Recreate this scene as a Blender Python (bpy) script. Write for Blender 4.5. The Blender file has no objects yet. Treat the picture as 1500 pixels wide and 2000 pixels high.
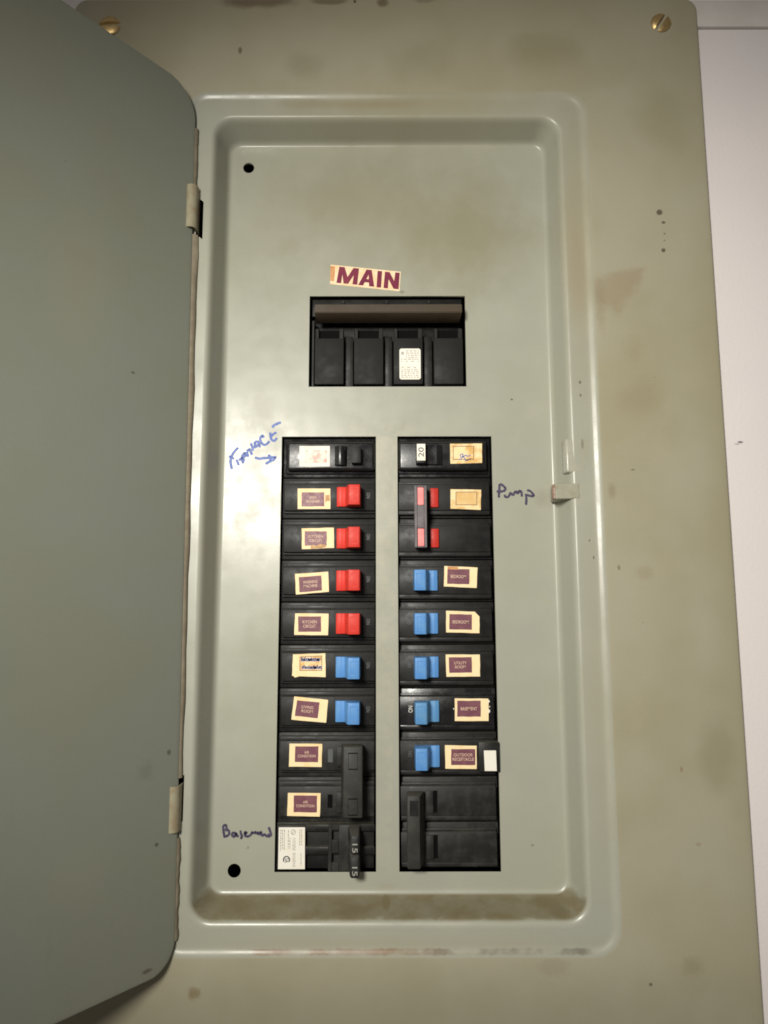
import bpy, bmesh, math, random
from mathutils import Vector, Matrix
from math import sin, cos, pi, radians, sqrt

random.seed(7)
sc = bpy.context.scene
ZB = 1.5                      # height of the panel's reference point above the floor, metres
MM = 0.001

# ------------------------------------------------------------------ camera
cd = bpy.data.cameras.new('camera')
cam = bpy.data.objects.new('camera', cd)
sc.collection.objects.link(cam)
cd.sensor_fit = 'VERTICAL'; cd.sensor_height = 36.0; cd.sensor_width = 27.0
cd.lens = 1380 / 2000 * 36.0
cd.clip_start = 0.01; cd.clip_end = 50
cam.matrix_world = (Matrix.Translation((-0.00171, -0.42652, ZB - 0.10345))
                    @ Matrix.Rotation(radians(90) + 0.1313, 4, 'X') @ Matrix.Rotation(-0.002, 4, 'Z'))
sc.camera = cam

# ------------------------------------------------------------------ world and lamps
w = bpy.data.worlds.new('World'); sc.world = w; w.use_nodes = True
bg = w.node_tree.nodes['Background']
bg.inputs[0].default_value = (1.0, 0.93, 0.86, 1); bg.inputs[1].default_value = 0.115


def lamp(name, loc, target, power, size, blend, radius, col):
    l = bpy.data.lights.new(name, 'SPOT'); l.energy = power; l.color = col
    l.spot_size = radians(size); l.spot_blend = blend; l.shadow_soft_size = radius
    o = bpy.data.objects.new(name, l); sc.collection.objects.link(o)
    o.location = (loc[0] * MM, loc[1] * MM, ZB + loc[2] * MM)
    t = Vector((target[0] * MM, target[1] * MM, ZB + target[2] * MM))
    o.rotation_euler = (t - o.location).to_track_quat('-Z', 'Y').to_euler()
    return o


lamp('key_lamp', (-210, -690, 86), (62, 0, -82), 27.4, 72, 1.0, 0.085, (1.0, 0.965, 0.885))  # key light set from its reflections; cone shaped for the edge falloff

sc.view_settings.view_transform = 'Standard'; sc.view_settings.look = 'None'
sc.view_settings.exposure = 0.0; sc.view_settings.gamma = 1.0
sc.cycles.filter_width = 1.8
try:
    sc.view_settings.use_curve_mapping = False
except Exception:
    pass


# ------------------------------------------------------------------ materials
class NT:
    def __init__(s, m):
        s.t = m.node_tree; s.n = s.t.nodes; s.l = s.t.links
        s.bsdf = s.n['Principled BSDF']

    def new(s, typ, **kw):
        n = s.n.new(typ)
        for k, v in kw.items():
            setattr(n, k, v)
        return n

    def link(s, a, b): s.l.new(a, b)

    def setin(s, sock, v):
        if isinstance(v, bpy.types.NodeSocket): s.l.new(v, sock)
        else: sock.default_value = v

    def math(s, op, a, b=0.0, clamp=False):
        n = s.new('ShaderNodeMath', operation=op, use_clamp=clamp)
        s.setin(n.inputs[0], a); s.setin(n.inputs[1], b)
        return n.outputs[0]

    def vmath(s, op, a, b=None):
        n = s.new('ShaderNodeVectorMath', operation=op)
        s.setin(n.inputs[0], a)
        if b is not None:
            if op == 'SCALE': s.setin(n.inputs['Scale'], b)
            else: s.setin(n.inputs[1], b)
        return n.outputs['Value'] if op in ('LENGTH', 'DOT_PRODUCT') else n.outputs[0]

    def noise(s, vec, scale, detail=3.0, rough=0.55):
        n = s.new('ShaderNodeTexNoise'); s.setin(n.inputs['Vector'], vec)
        n.inputs['Scale'].default_value = scale; n.inputs['Detail'].default_value = detail
        n.inputs['Roughness'].default_value = rough
        return n.outputs[0]

    def ramp(s, v, a, b, lo=0.0, hi=1.0):
        n = s.new('ShaderNodeMapRange', interpolation_type='SMOOTHSTEP')
        s.setin(n.inputs[0], v)
        n.inputs[1].default_value = a; n.inputs[2].default_value = b
        n.inputs[3].default_value = lo; n.inputs[4].default_value = hi
        return n.outputs[0]

    def mix(s, fac, a, b):
        n = s.new('ShaderNodeMix', data_type='RGBA')
        s.setin(n.inputs[0], fac)
        for i, c in ((6, a), (7, b)):
            if isinstance(c, bpy.types.NodeSocket): s.l.new(c, n.inputs[i])
            else: n.inputs[i].default_value = (*c[:3], 1)
        return n.outputs[2]

    def mm(s):
        tc = s.new('ShaderNodeTexCoord')
        return s.vmath('SCALE', tc.outputs['Object'], 1000.0)

    def bump(s, h, strength, dist):
        n = s.new('ShaderNodeBump'); n.inputs['Strength'].default_value = strength
        n.inputs['Distance'].default_value = dist
        s.link(h, n.inputs['Height'])
        return n.outputs[0]


def newmat(name, col=(.5, .5, .5), rough=.5, metal=0.0, spec=.5):
    m = bpy.data.materials.new(name); m.use_nodes = True
    t = NT(m); b = t.bsdf
    b.inputs['Base Color'].default_value = (*col, 1); b.inputs['Roughness'].default_value = rough
    b.inputs['Metallic'].default_value = metal; b.inputs['Specular IOR Level'].default_value = spec
    return m, t


def blob(t, p, col, x, z, rx, rz, c, strength=.8, amp=.5, soft=.45, nz=None):
    d = t.vmath('SUBTRACT', p, (x, 0, z))
    d = t.vmath('MULTIPLY', d, (1 / rx, 0, 1 / rz))
    r = t.vmath('LENGTH', d)
    r = t.math('ADD', r, t.math('MULTIPLY', t.math('SUBTRACT', nz, .5), amp * 1.6))
    f = t.ramp(r, 1.0, 1.0 - soft, 0.0, strength if rx < 6 else strength * .75)
    return t.mix(f, col, c)


def paint_material(name, base, smoke, smoke_amt, warm, blobs=(), wedge=False, rough=.36, dirt=False, wav=.10, spec=.46):
    m, t = newmat(name, base, rough)
    p = t.mm()
    flat = t.vmath('MULTIPLY', p, (1, .3, 1))
    big = t.noise(flat, .011, 3.0, .6)
    mid = t.noise(flat, .035, 4.0, .6)
    fine = t.noise(flat, .35, 3.0, .6)
    col = t.mix(t.ramp(big, .35, .68, 0.0, smoke_amt), base, smoke)
    col = t.mix(t.ramp(mid, .48, .78, 0.0, .45), col, warm)
    tiny = t.noise(flat, 1.1, 2.0, .6)
    col = t.mix(t.ramp(tiny, .38, .66, 0.0, .05), col, (base[0] * .55, base[1] * .5, base[2] * .42))
    vo = t.new('ShaderNodeTexVoronoi'); t.link(flat, vo.inputs['Vector']); vo.inputs['Scale'].default_value = .055
    sc_ = t.new('ShaderNodeSeparateColor'); t.link(vo.outputs['Color'], sc_.inputs[0])
    sp = t.math('MULTIPLY', t.ramp(vo.outputs['Distance'], .030, .018), t.ramp(sc_.outputs[0], .62, .80, 0, .6))
    col = t.mix(sp, col, (.12, .10, .065))
    ws = t.noise(t.vmath('MULTIPLY', p, (1.0, .3, .22)), .16, 4.0, .7)
    col = t.mix(t.ramp(ws, .60, .80, 0.0, .16), col, (base[0] * .72, base[1] * .67, base[2] * .55))
    ge = t.new('ShaderNodeNewGeometry')
    wear = t.math('MULTIPLY', t.ramp(ge.outputs['Pointiness'], .515, .56), t.ramp(t.noise(p, .13, 5.0, .7), .42, .62, .0, .65))
    col = t.mix(wear, col, (.47, .43, .33))
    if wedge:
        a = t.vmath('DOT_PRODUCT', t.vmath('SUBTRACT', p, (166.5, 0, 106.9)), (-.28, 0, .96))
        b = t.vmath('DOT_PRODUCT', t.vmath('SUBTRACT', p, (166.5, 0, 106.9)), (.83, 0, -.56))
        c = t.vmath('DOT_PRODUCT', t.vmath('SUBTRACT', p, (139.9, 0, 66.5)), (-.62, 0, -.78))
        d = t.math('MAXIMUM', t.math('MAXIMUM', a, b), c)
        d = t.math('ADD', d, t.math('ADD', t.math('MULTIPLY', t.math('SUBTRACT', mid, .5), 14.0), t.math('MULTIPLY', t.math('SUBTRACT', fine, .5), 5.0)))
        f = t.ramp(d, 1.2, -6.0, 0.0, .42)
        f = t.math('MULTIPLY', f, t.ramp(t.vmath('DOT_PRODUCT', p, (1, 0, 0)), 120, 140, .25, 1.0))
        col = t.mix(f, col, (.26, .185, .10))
    for bl in blobs:
        col = blob(t, p, col, *bl, nz=fine if bl[2] < 12 else mid)
    if dirt:
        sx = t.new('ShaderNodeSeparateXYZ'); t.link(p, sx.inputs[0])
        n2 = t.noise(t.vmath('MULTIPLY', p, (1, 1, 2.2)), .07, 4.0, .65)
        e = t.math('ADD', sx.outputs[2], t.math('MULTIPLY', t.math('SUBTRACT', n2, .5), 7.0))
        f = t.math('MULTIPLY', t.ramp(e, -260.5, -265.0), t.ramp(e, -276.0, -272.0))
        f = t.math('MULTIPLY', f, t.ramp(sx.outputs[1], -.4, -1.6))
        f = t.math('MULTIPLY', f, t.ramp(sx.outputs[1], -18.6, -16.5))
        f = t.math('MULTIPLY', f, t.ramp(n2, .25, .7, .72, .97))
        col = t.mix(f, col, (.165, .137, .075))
        # rust and grime caught along the lower edge of the door seat
        n3 = t.noise(t.vmath('MULTIPLY', p, (1, 1, 1)), .045, 3.0, .6)
        zz = t.math('ADD', sx.outputs[2], t.math('MULTIPLY', t.math('SUBTRACT', fine, .5), 2.0))
        g = t.math('MULTIPLY', t.ramp(zz, -285.9, -287.2), t.ramp(zz, -289.9, -288.5))
        rfac = t.math('MULTIPLY', g, t.ramp(n3, .42, .6, .10, .62))
        rfac = t.math('MULTIPLY', rfac, t.math('MULTIPLY', t.ramp(sx.outputs[0], -95, -65), t.ramp(sx.outputs[0], 112, 104)))
        rustc = t.mix(t.ramp(sx.outputs[0], 0, 45), (.20, .085, .03), (.10, .08, .055))
        col = t.mix(rfac, col, rustc)
    t.link(col, t.bsdf.inputs['Base Color'])
    r = t.ramp(mid, .3, .75, rough - .05, rough + .12)
    t.link(r, t.bsdf.inputs['Roughness'])
    t.bsdf.inputs['Specular IOR Level'].default_value = spec
    wave = t.noise(flat, .022, 2.0, .5)
    peel = t.noise(p, .9, 2.0, .5)
    h = t.math('ADD', t.math('MULTIPLY', wave, 1.0), t.math('MULTIPLY', peel, .018))
    t.link(t.bump(h, wav, .0022), t.bsdf.inputs['Normal'])
    return m


DARK = (.07, .058, .035)
outer_blobs = [
    (20, -325, 330, 42, (.255, .238, .165), .95, .25, .9), (0, 285, 330, 50, (.30, .272, .175), .6, .25, .9),  # broad top and bottom blobs: light falloff put into the cover colour
    (203, -60, 26, 330, (.30, .268, .165), .8, .25, .9),  # same painted falloff down the right edge
    (167.8, 135.5, 2.4, 2.4, DARK, .85, .25, .5), (169.9, 128.8, 1.7, 1.2, DARK, .8, .25, .5),
    (170.2, 121.5, .8, .8, DARK, .7, .2, .6), (169.9, 117.1, .7, .7, DARK, .7, .2, .6),
    (169, 110.8, 1.7, 1.7, DARK, .85, .25, .5),
    (-92.4, 245.8, 1.6, 3.2, (.14, .105, .05), .8, .3, .5), (-51.3, 235, 18, 14, (.225, .19, .105), .45, .5, .8),
    (-82.8, 281.3, 31, 8, (.10, .058, .03), .85, .6, .5), (-35.5, 280.8, 14, 3.5, (.11, .07, .035), .8, .6, .5),
    (-19.7, 280.3, 1.3, 1.6, (.10, .05, .04), .9, .2, .5), (-2, 279.3, 5, 4, (.12, .085, .045), .75, .4, .6),
    (24.6, 281.3, 9, 3, (.13, .095, .05), .5, .5, .6), (-103.5, -308, 5.2, 4.2, (.19, .145, .07), .7, .7, .7),
    (131, -38, 3.5, 7, (.23, .185, .11), .5, .5, .8), (143.8, -25.2, 1.8, .6, (.10, .09, .06), .7, .2, .6),
    (129.1, 77.3, 5, 25, (.26, .205, .13), .4, .5, .9), (147.8, 47.8, 10, 14, (.27, .22, .12), .35, .5, .9),
    (149.8, 18.2, 20, 16, (.26, .21, .12), .4, .5, .9), (182.3, -188.7, 14, 30, (.23, .20, .12), .5, .5, .9),
    (162.6, -193.7, 1.2, 2.0, (.22, .13, .09), .55, .3, .6), (169.5, -233.1, 2.2, 1.4, (.22, .17, .10), .4, .4, .7),
    (139.9, -304, 1.4, 1.2, DARK, .7, .2, .6), (162.6, -295.2, 9, 7, (.23, .20, .11), .5, .5, .8),
    (88.7, -295.2, 11, 6, (.28, .22, .155), .45, .6, .5), (98.5, 244.8, 40, 20, (.23, .205, .11), .5, .5, .9),
    (19.7, 239.9, 30, 24, (.22, .20, .11), .45, .5, .9), (172.4, 195.6, 22, 30, (.22, .20, .10), .4, .5, .9),
    (147.8, -85.3, 8, 6, (.25, .20, .12), .45, .4, .8), (133, -82.3, 1.2, 2.0, (.13, .10, .05), .6, .3, .6),
]
inner_blobs = [
    (20, 212, 150, 26, (.335, .308, .21), 1.1, .3, .9), (118, 120, 16, 130, (.335, .308, .21), 1.1, .3, .8), (118, -150, 12, 130, (.36, .335, .245), .8, .3, .9),
    (0, -285, 150, 9, (.365, .345, .255), .8, .3, .9), (0, 150, 130, 85, (.30, .285, .20), .9, .3, .95),
    (77.9, 23.3, 1.1, .8, DARK, .8, .2, .6), (-115.7, 23.8, 1.0, 1.0, DARK, .9, .2, .6),
    (50, 135, 60, 58, (.265, .245, .155), .9, .5, .95), (-20, 158, 58, 40, (.285, .268, .185), .85, .5, .95),
    (-60, 125, 12, 10, (.30, .26, .17), .4, .5, .95), (95, -39, 8, 9, (.24, .21, .14), .45, .5, .95),
    (10, 93.8, 2.2, 1.6, (.16, .14, .11), .55, .4, .7), (-23.7, 209.4, 60, 5, (.28, .215, .125), .55, .5, .9),
    (116.3, 102, 9, 45, (.34, .26, .17), .5, .6, .8), (115.3, 28.1, 1.0, 1.4, DARK, .7, .2, .6),
    (115.3, 20.2, .9, 1.2, DARK, .6, .2, .6), (115.3, -9.4, 1.0, 4.5, (.10, .09, .06), .6, .4, .6),
    (117.2, -66.5, .6, 1.0, DARK, .7, .3, .6), (119.2, -76.4, .6, 1.4, DARK, .7, .3, .6),
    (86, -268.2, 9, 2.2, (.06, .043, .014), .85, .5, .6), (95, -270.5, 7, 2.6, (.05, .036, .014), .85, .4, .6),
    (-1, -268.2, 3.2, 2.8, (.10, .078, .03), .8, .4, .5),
    (0, -262, 8, 3, (.33, .29, .21), .4, .5, .9), (116.3, -11.4, 5, 12, (.33, .30, .21), .3, .5, .9),
    (83, -240, 1.1, .9, (.13, .12, .1), .6, .2, .6), (-80, -241, .9, 1.1, (.13, .12, .1), .5, .2, .6),
    (95.6, 235, 12, 4, (.30, .24, .15), .4, .5, .9),
]
BASE = (.362, .366, .303)
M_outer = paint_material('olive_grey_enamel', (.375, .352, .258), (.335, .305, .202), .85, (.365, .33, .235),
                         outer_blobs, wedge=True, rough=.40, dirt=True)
M_inner = paint_material('grey_green_enamel', BASE, (.365, .36, .27), .5, (.39, .38, .30),
                         inner_blobs, rough=.31, dirt=True, wav=.30)
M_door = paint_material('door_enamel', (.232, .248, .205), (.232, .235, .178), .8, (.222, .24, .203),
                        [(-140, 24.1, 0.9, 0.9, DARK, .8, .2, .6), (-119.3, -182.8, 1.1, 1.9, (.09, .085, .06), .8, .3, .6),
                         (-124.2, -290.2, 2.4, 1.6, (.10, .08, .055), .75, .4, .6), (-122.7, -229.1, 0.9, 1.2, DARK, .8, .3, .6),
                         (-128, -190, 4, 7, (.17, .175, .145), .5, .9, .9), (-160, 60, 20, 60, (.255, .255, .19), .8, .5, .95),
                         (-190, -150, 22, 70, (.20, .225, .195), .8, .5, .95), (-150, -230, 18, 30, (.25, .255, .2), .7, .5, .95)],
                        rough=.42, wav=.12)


def simple_noise_mat(name, c1, c2, rough, scale, metal=0.0, spec=.3, lo=.35, hi=.7, bumpd=0.0, rvar=.08):
    m, t = newmat(name, c1, rough, metal, spec)
    p = t.mm(); n = t.noise(p, scale, 4.0, .6)
    t.link(t.mix(t.ramp(n, lo, hi), c1, c2), t.bsdf.inputs['Base Color'])
    n2 = t.noise(p, scale * 2.3, 3.0, .6)
    t.link(t.ramp(n2, .3, .7, max(.03, rough - rvar), rough + rvar), t.bsdf.inputs['Roughness'])
    if bumpd:
        t.link(t.bump(t.noise(p, 2.5, 2.0, .5), .25, bumpd), t.bsdf.inputs['Normal'])
    return m


def plastic_black(name, base, dust, rough, dust_amt, spec=.36):
    m, t = newmat(name, base, rough, 0.0, spec)
    p = t.mm(); n = t.noise(p, .12, 4.0, .6); n2 = t.noise(p, .7, 3.0, .6)
    g = t.new('ShaderNodeNewGeometry'); sx = t.new('ShaderNodeSeparateXYZ')
    t.link(g.outputs['Normal'], sx.inputs[0])
    up = t.ramp(sx.outputs[2], .35, .9)       # settled dust lies on faces that look up
    f = t.math('MAXIMUM', t.math('MULTIPLY', up, t.ramp(n2, .2, .7, .5, 1.0)),
               t.math('MULTIPLY', t.ramp(n, .42, .75), dust_amt))
    t.link(t.mix(f, base, dust), t.bsdf.inputs['Base Color'])
    t.link(t.ramp(n, .3, .7, rough - .06, rough + .14), t.bsdf.inputs['Roughness'])
    t.link(t.bump(n2, .15, .0002), t.bsdf.inputs['Normal'])
    return m


M_black = plastic_black('black_breaker_plastic', (.0095, .0095, .009), (.085, .078, .058), .47, .08, .32)
M_gloss = plastic_black('glossy_black_plastic', (.010, .010, .0105), (.07, .066, .055), .26, .05, .45)
M_dusty = plastic_black('dusty_black_plastic', (.015, .0153, .0145), (.075, .071, .058), .50, .35)
M_deep = newmat('dark_box_and_slot_shade', (.0035, .0035, .0033), .8, 0.0, .08)[0]  # enclosure interior; near-black also stands for deep shade in slots
M_worn = plastic_black('worn_black_handle', (.030, .030, .026), (.08, .076, .06), .52, .3)
M_matte = plastic_black('matte_black_plastic', (.013, .013, .012), (.05, .047, .04), .62, .06, .28)
M_brownbar = plastic_black('brown_trip_bar', (.058, .041, .024), (.065, .047, .028), .5, .2)
M_red = simple_noise_mat('red_switch_plastic', (.64, .042, .028), (.68, .052, .036), .45, .2, spec=.25)
M_redB = simple_noise_mat('deep_red_plastic', (.50, .028, .018), (.55, .035, .025), .45, .2, spec=.25)
M_pink = simple_noise_mat('red_plastic_painted_glare', (.90, .32, .30), (.86, .25, .24), .35, .2)  # red switch plastic with glare off the tie bar put into its colour
M_blue = simple_noise_mat('blue_switch_plastic', (.10, .275, .60), (.125, .30, .58), .45, .2, spec=.25)
M_blueB = simple_noise_mat('worn_blue_plastic', (.10, .27, .52), (.125, .29, .50), .45, .2, spec=.25)
M_smoked = simple_noise_mat('grey_tie_plastic', (.155, .14, .145), (.20, .185, .19), .25, .15)
M_cream = simple_noise_mat('cream_paper', (.94, .75, .44), (.90, .62, .28), .55, .13, lo=.48, hi=.75, bumpd=.00008)
M_aged = simple_noise_mat('aged_paper', (.92, .72, .40), (.70, .42, .13), .5, .11, lo=.42, hi=.62, bumpd=.00008)
M_tan = simple_noise_mat('tan_paper', (.72, .46, .17), (.80, .60, .30), .5, .10, lo=.40, hi=.66)
M_white = simple_noise_mat('white_paper', (.86, .82, .73), (.84, .78, .64), .65, .15, lo=.45, hi=.7)
M_faded = simple_noise_mat('faded_pink_ink', (.86, .76, .66), (.66, .38, .32), .6, .22, lo=.40, hi=.66)
M_plum = simple_noise_mat('plum_ink', (.165, .058, .082), (.21, .085, .10), .5, .2)
M_plumlight = simple_noise_mat('faded_plum_ink', (.25, .12, .135), (.20, .085, .10), .45, .2)
M_maroon = simple_noise_mat('maroon_print', (.17, .018, .052), (.22, .028, .056), .6, .1)
M_orange = simple_noise_mat('orange_tape', (.66, .33, .14), (.52, .22, .08), .55, .25)
M_mainpaper = simple_noise_mat('peach_paper', (.90, .72, .48), (.84, .58, .30), .5, .11, lo=.4, hi=.7)
M_print = simple_noise_mat('pale_letter_print', (.74, .55, .40), (.66, .45, .32), .5, .5)
M_stain = simple_noise_mat('brown_glue_stain', (.42, .22, .08), (.62, .38, .16), .5, .6)
M_greyprint = newmat('grey_fine_print', (.42, .39, .34), .55)[0]
M_darkprint = newmat('dark_print', (.06, .06, .06), .5)[0]
M_whiteprint = newmat('white_print', (.62, .60, .54), .5)[0]
M_numprint = newmat('worn_number_print', (.36, .35, .31), .5)[0]
M_faintprint = newmat('faint_grey_print', (.085, .09, .095), .5)[0]
M_brownline = newmat('brown_frame_print', (.22, .11, .06), .5)[0]
M_bluepen = simple_noise_mat('blue_pen', (.075, .125, .40), (.16, .215, .50), .5, .35)
M_navypen = simple_noise_mat('navy_marker', (.050, .042, .085), (.085, .075, .12), .45, .35)
M_brass = simple_noise_mat('worn_brass', (.80, .58, .27), (.55, .37, .16), .42, .5, metal=1.0, lo=.45, hi=.8, bumpd=.0001)
M_tanpaint = simple_noise_mat('worn_tan_hinge', (.315, .29, .20), (.27, .215, .135), .42, .18)
M_catch = simple_noise_mat('catch_enamel', (.345, .34, .265), (.30, .28, .20), .36, .25)
M_grime = simple_noise_mat('brown_grime', (.20, .165, .115), (.255, .22, .155), .55, .12)
M_rust = simple_noise_mat('rusty_bare_steel', (.42, .30, .24), (.20, .10, .07), .45, .5)


def wall_material():
    m, t = newmat('lilac_white_wall_paint', (.74, .68, .66), .62)
    p = t.mm()
    n = t.noise(p, .012, 4.0, .55); n2 = t.noise(p, .5, 3.0, .6)
    col = t.mix(t.ramp(n, .35, .7, 0, .8), (.775, .715, .70), (.74, .69, .685))
    col = t.mix(t.ramp(n2, .55, .8, 0, .12), col, (.5, .45, .43))
    col = blob(t, p, col, 209.2, -8.2, 2.2, .9, (.14, .09, .10), .85, .35, .5, nz=n2)
    col = blob(t, p, col, 207.2, -9.4, 2.0, .6, (.30, .22, .22), .6, .35, .5, nz=n2)
    t.link(col, t.bsdf.inputs['Base Color'])
    t.link(t.bump(n2, .25, .0005), t.bsdf.inputs['Normal'])
    return m


M_wall = wall_material()
M_trim = simple_noise_mat('grey_white_trim_paint', (.62, .58, .55), (.57, .54, .51), .55, .05)


# ------------------------------------------------------------------ mesh helpers (all in millimetres; x right, y away from the viewer, z up)
def rbox(x0, x1, y0, y1, z0, z1, bev=0.0, seg=2, bm=None):
    b = bmesh.new()
    bmesh.ops.create_cube(b, size=1.0)
    for v in b.verts:
        v.co = Vector(((x0 + x1) / 2 + v.co.x * (x1 - x0), (y0 + y1) / 2 + v.co.y * (y1 - y0), (z0 + z1) / 2 + v.co.z * (z1 - z0)))
    if bev > 0:
        bmesh.ops.bevel(b, geom=list(b.edges), offset=bev, segments=seg, affect='EDGES', profile=.5)
    if bm is None: return b
    return merge(bm, b)


def merge(bm, b):
    me = bpy.data.meshes.new('tmp'); b.to_mesh(me); b.free(); bm.from_mesh(me); bpy.data.meshes.remove(me)
    return bm


def prism(poly, y0, y1, bm=None, bev=0.0, seg=1):
    """poly of (x, z) counter-clockwise seen from the viewer; front face at y0."""
    b = bmesh.new()
    f = [b.verts.new((x, y0, z)) for x, z in poly]; k = [b.verts.new((x, y1, z)) for x, z in poly]
    n = len(poly)
    try:
        ff = b.faces.new(f); b.faces.new(list(reversed(k)))
    except ValueError:
        pass
    for i in range(n):
        j = (i + 1) % n
        b.faces.new((f[i], k[i], k[j], f[j]))
    bmesh.ops.recalc_face_normals(b, faces=list(b.faces))
    if bev:
        es = [e for e in b.edges if abs(e.verts[0].co.y - y0) < 1e-4 and abs(e.verts[1].co.y - y0) < 1e-4]
        bmesh.ops.bevel(b, geom=es, offset=bev, segments=seg, affect='EDGES', profile=.5)
    bmesh.ops.triangulate(b, faces=[f for f in b.faces if len(f.verts) > 4])
    return b if bm is None else merge(bm, b)


def profx(pts, z0, z1, bev=.35):
    """pts of (x, y) closed plan outline, extruded in z."""
    b = bmesh.new()
    lo = [b.verts.new((x, y, z0)) for x, y in pts]; hi = [b.verts.new((x, y, z1)) for x, y in pts]
    n = len(pts); b.faces.new(lo); b.faces.new(list(reversed(hi)))
    for i in range(n):
        j = (i + 1) % n; b.faces.new((lo[i], hi[i], hi[j], lo[j]))
    bmesh.ops.recalc_face_normals(b, faces=list(b.faces))
    if bev: bmesh.ops.bevel(b, geom=list(b.edges), offset=bev, segments=2, affect='EDGES', profile=.5)
    bmesh.ops.triangulate(b, faces=[f for f in b.faces if len(f.verts) > 4])
    return b


def stroke(pts, wd, y0, y1=None, bm=None, seed=0):
    """a pen stroke: a thin ribbon along a smoothed polyline, width wavering slightly."""
    rnd = random.Random(seed)
    P = [Vector((x, z)) for x, z in pts]
    out = []
    for i in range(len(P) - 1):
        a = P[max(0, i - 1)]; b = P[i]; c = P[i + 1]; d = P[min(len(P) - 1, i + 2)]
        for k in range(5):
            u = k / 5
            out.append(.5 * ((2 * b) + (c - a) * u + (2 * a - 5 * b + 4 * c - d) * u * u + (3 * b - a - 3 * c + d) * u ** 3))
    out.append(P[-1])
    bm = bm or bmesh.new()
    L, R = [], []
    n = len(out)
    for i, p in enumerate(out):
        t = (out[min(n - 1, i + 1)] - out[max(0, i - 1)])
        if t.length < 1e-6: t = Vector((1, 0))
        t.normalize(); nrm = Vector((-t.y, t.x))
        h = wd / 2 * (.85 + .3 * rnd.random())
        if i in (0, n - 1): h *= .55
        L.append(bm.verts.new((p.x + nrm.x * h, y0, p.y + nrm.y * h))); R.append(bm.verts.new((p.x - nrm.x * h, y0, p.y - nrm.y * h)))
    for i in range(n - 1):
        bm.faces.new((L[i], R[i], R[i + 1], L[i + 1]))
    for tip, ctr, sgn in ((out[0], 0, 1), (out[-1], n - 1, -1)):
        pass
    return bm


def text_bm(lines, cx, cz, wid, hgt, y, rot=0.0, offset=.02, gap=1.25):
    """lettering as a flat mesh, one or more lines fitted to wid x hgt and turned by rot degrees."""
    cu = bpy.data.curves.new('lettering', 'FONT'); cu.body = '\n'.join(lines)
    cu.align_x = 'CENTER'; cu.offset = offset * .35; cu.space_line = gap * .8; cu.resolution_u = 3
    ob = bpy.data.objects.new('lettering_source', cu); sc.collection.objects.link(ob)
    dg = bpy.context.evaluated_depsgraph_get(); ev = ob.evaluated_get(dg)
    me = ev.to_mesh(); bm = bmesh.new(); bm.from_mesh(me); ev.to_mesh_clear()
    bpy.data.objects.remove(ob); bpy.data.curves.remove(cu)
    xs = [v.co.x for v in bm.verts]; ys = [v.co.y for v in bm.verts]
    x0, x1, y0, y1 = min(xs), max(xs), min(ys), max(ys)
    c, s = cos(radians(rot)), sin(radians(rot))
    for v in bm.verts:
        a = (v.co.x - (x0 + x1) / 2) / (x1 - x0) * wid; b = (v.co.y - (y0 + y1) / 2) / (y1 - y0) * hgt
        v.co = Vector((cx + a * c - b * s, y, cz + a * s + b * c))
    return bm


def ring_frame(q, inset, y0, y1, bm=None):
    """a thin printed outline just inside the quad q."""
    cx = sum(p[0] for p in q) / 4; cz = sum(p[1] for p in q) / 4
    w = max(p[0] for p in q) - min(p[0] for p in q); h = max(p[1] for p in q) - min(p[1] for p in q)
    bm = bm or bmesh.new()
    inn = [(cx + (x - cx) * (1 - 2 * inset / w), cz + (z - cz) * (1 - 2 * inset / h)) for x, z in q]
    for i in range(4):
        j = (i + 1) % 4
        prism([q[i], q[j], inn[j], inn[i]][::-1], y0, y1, bm)
    return bm


cache = {}


def place(name, bm, mat, parent=None, origin=(0, 0, 0), smooth=None, key=None, loc=(0, 0, 0)):
    """link a bmesh (millimetres) as one mesh object; its vertices are kept relative to origin."""
    if key and key in cache:
        me = cache[key]
    else:
        bmesh.ops.recalc_face_normals(bm, faces=list(bm.faces)) if smooth != 'keep' else None
        o = Vector(origin)
        for v in bm.verts: v.co = (v.co - o) * MM
        me = bpy.data.meshes.new(name); bm.to_mesh(me); bm.free()
        mats = mat if isinstance(mat, (list, tuple)) else [mat]
        for mt in mats: me.materials.append(mt)
        if smooth:
            for p in me.polygons: p.use_smooth = True
            if smooth != 'keep':
                try: me.set_sharp_from_angle(angle=radians(smooth))
                except Exception: pass
        if key: cache[key] = me
    ob = bpy.data.objects.new(name, me); sc.collection.objects.link(ob)
    if parent is not None: ob.parent = parent
    ob.location = Vector(loc) * MM
    return ob


def thing(name, label, cat, base, group=None):
    o = bpy.data.objects.new(name, None); sc.collection.objects.link(o)
    o.empty_display_size = .01
    o.location = (base[0] * MM, base[1] * MM, ZB + base[2] * MM)
    o['label'] = label; o['category'] = cat
    if group: o['group'] = group
    return o


# ------------------------------------------------------------------ wall and trim (the setting)
def build_wall():
    bm = bmesh.new()
    y0, y1 = -17.6, 90
    X0, X1, Z0, Z1 = -900, 900, -900, 900
    hx, hz0, hz1 = 194, -351, 277
    rbox(X0, -hx, y0, y1, Z0, 262.2, bm=bm); rbox(hx, X1, y0, y1, Z0, 262.2, bm=bm)
    rbox(-hx, hx, y0, y1, Z0, hz0, bm=bm)
    rbox(X0, -hx, y0, y1, 262.2, Z1, bm=bm)
    rbox(-hx, X1, y0, y1, 282.9, Z1, bm=bm)
    rbox(hx, X1, y0 + 7, y1, 262.2, 282.9, bm=bm)
    o = place('wall', bm, M_wall); o.location = (0, 0, ZB); o['kind'] = 'structure'
    t = place('trim_board', rbox(195, 899, -18.9, -10.7, 263.5, 281.9, .5, 2), M_trim, smooth=40)
    t.location = (0, 0, ZB); t['kind'] = 'structure'


build_wall()

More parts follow.
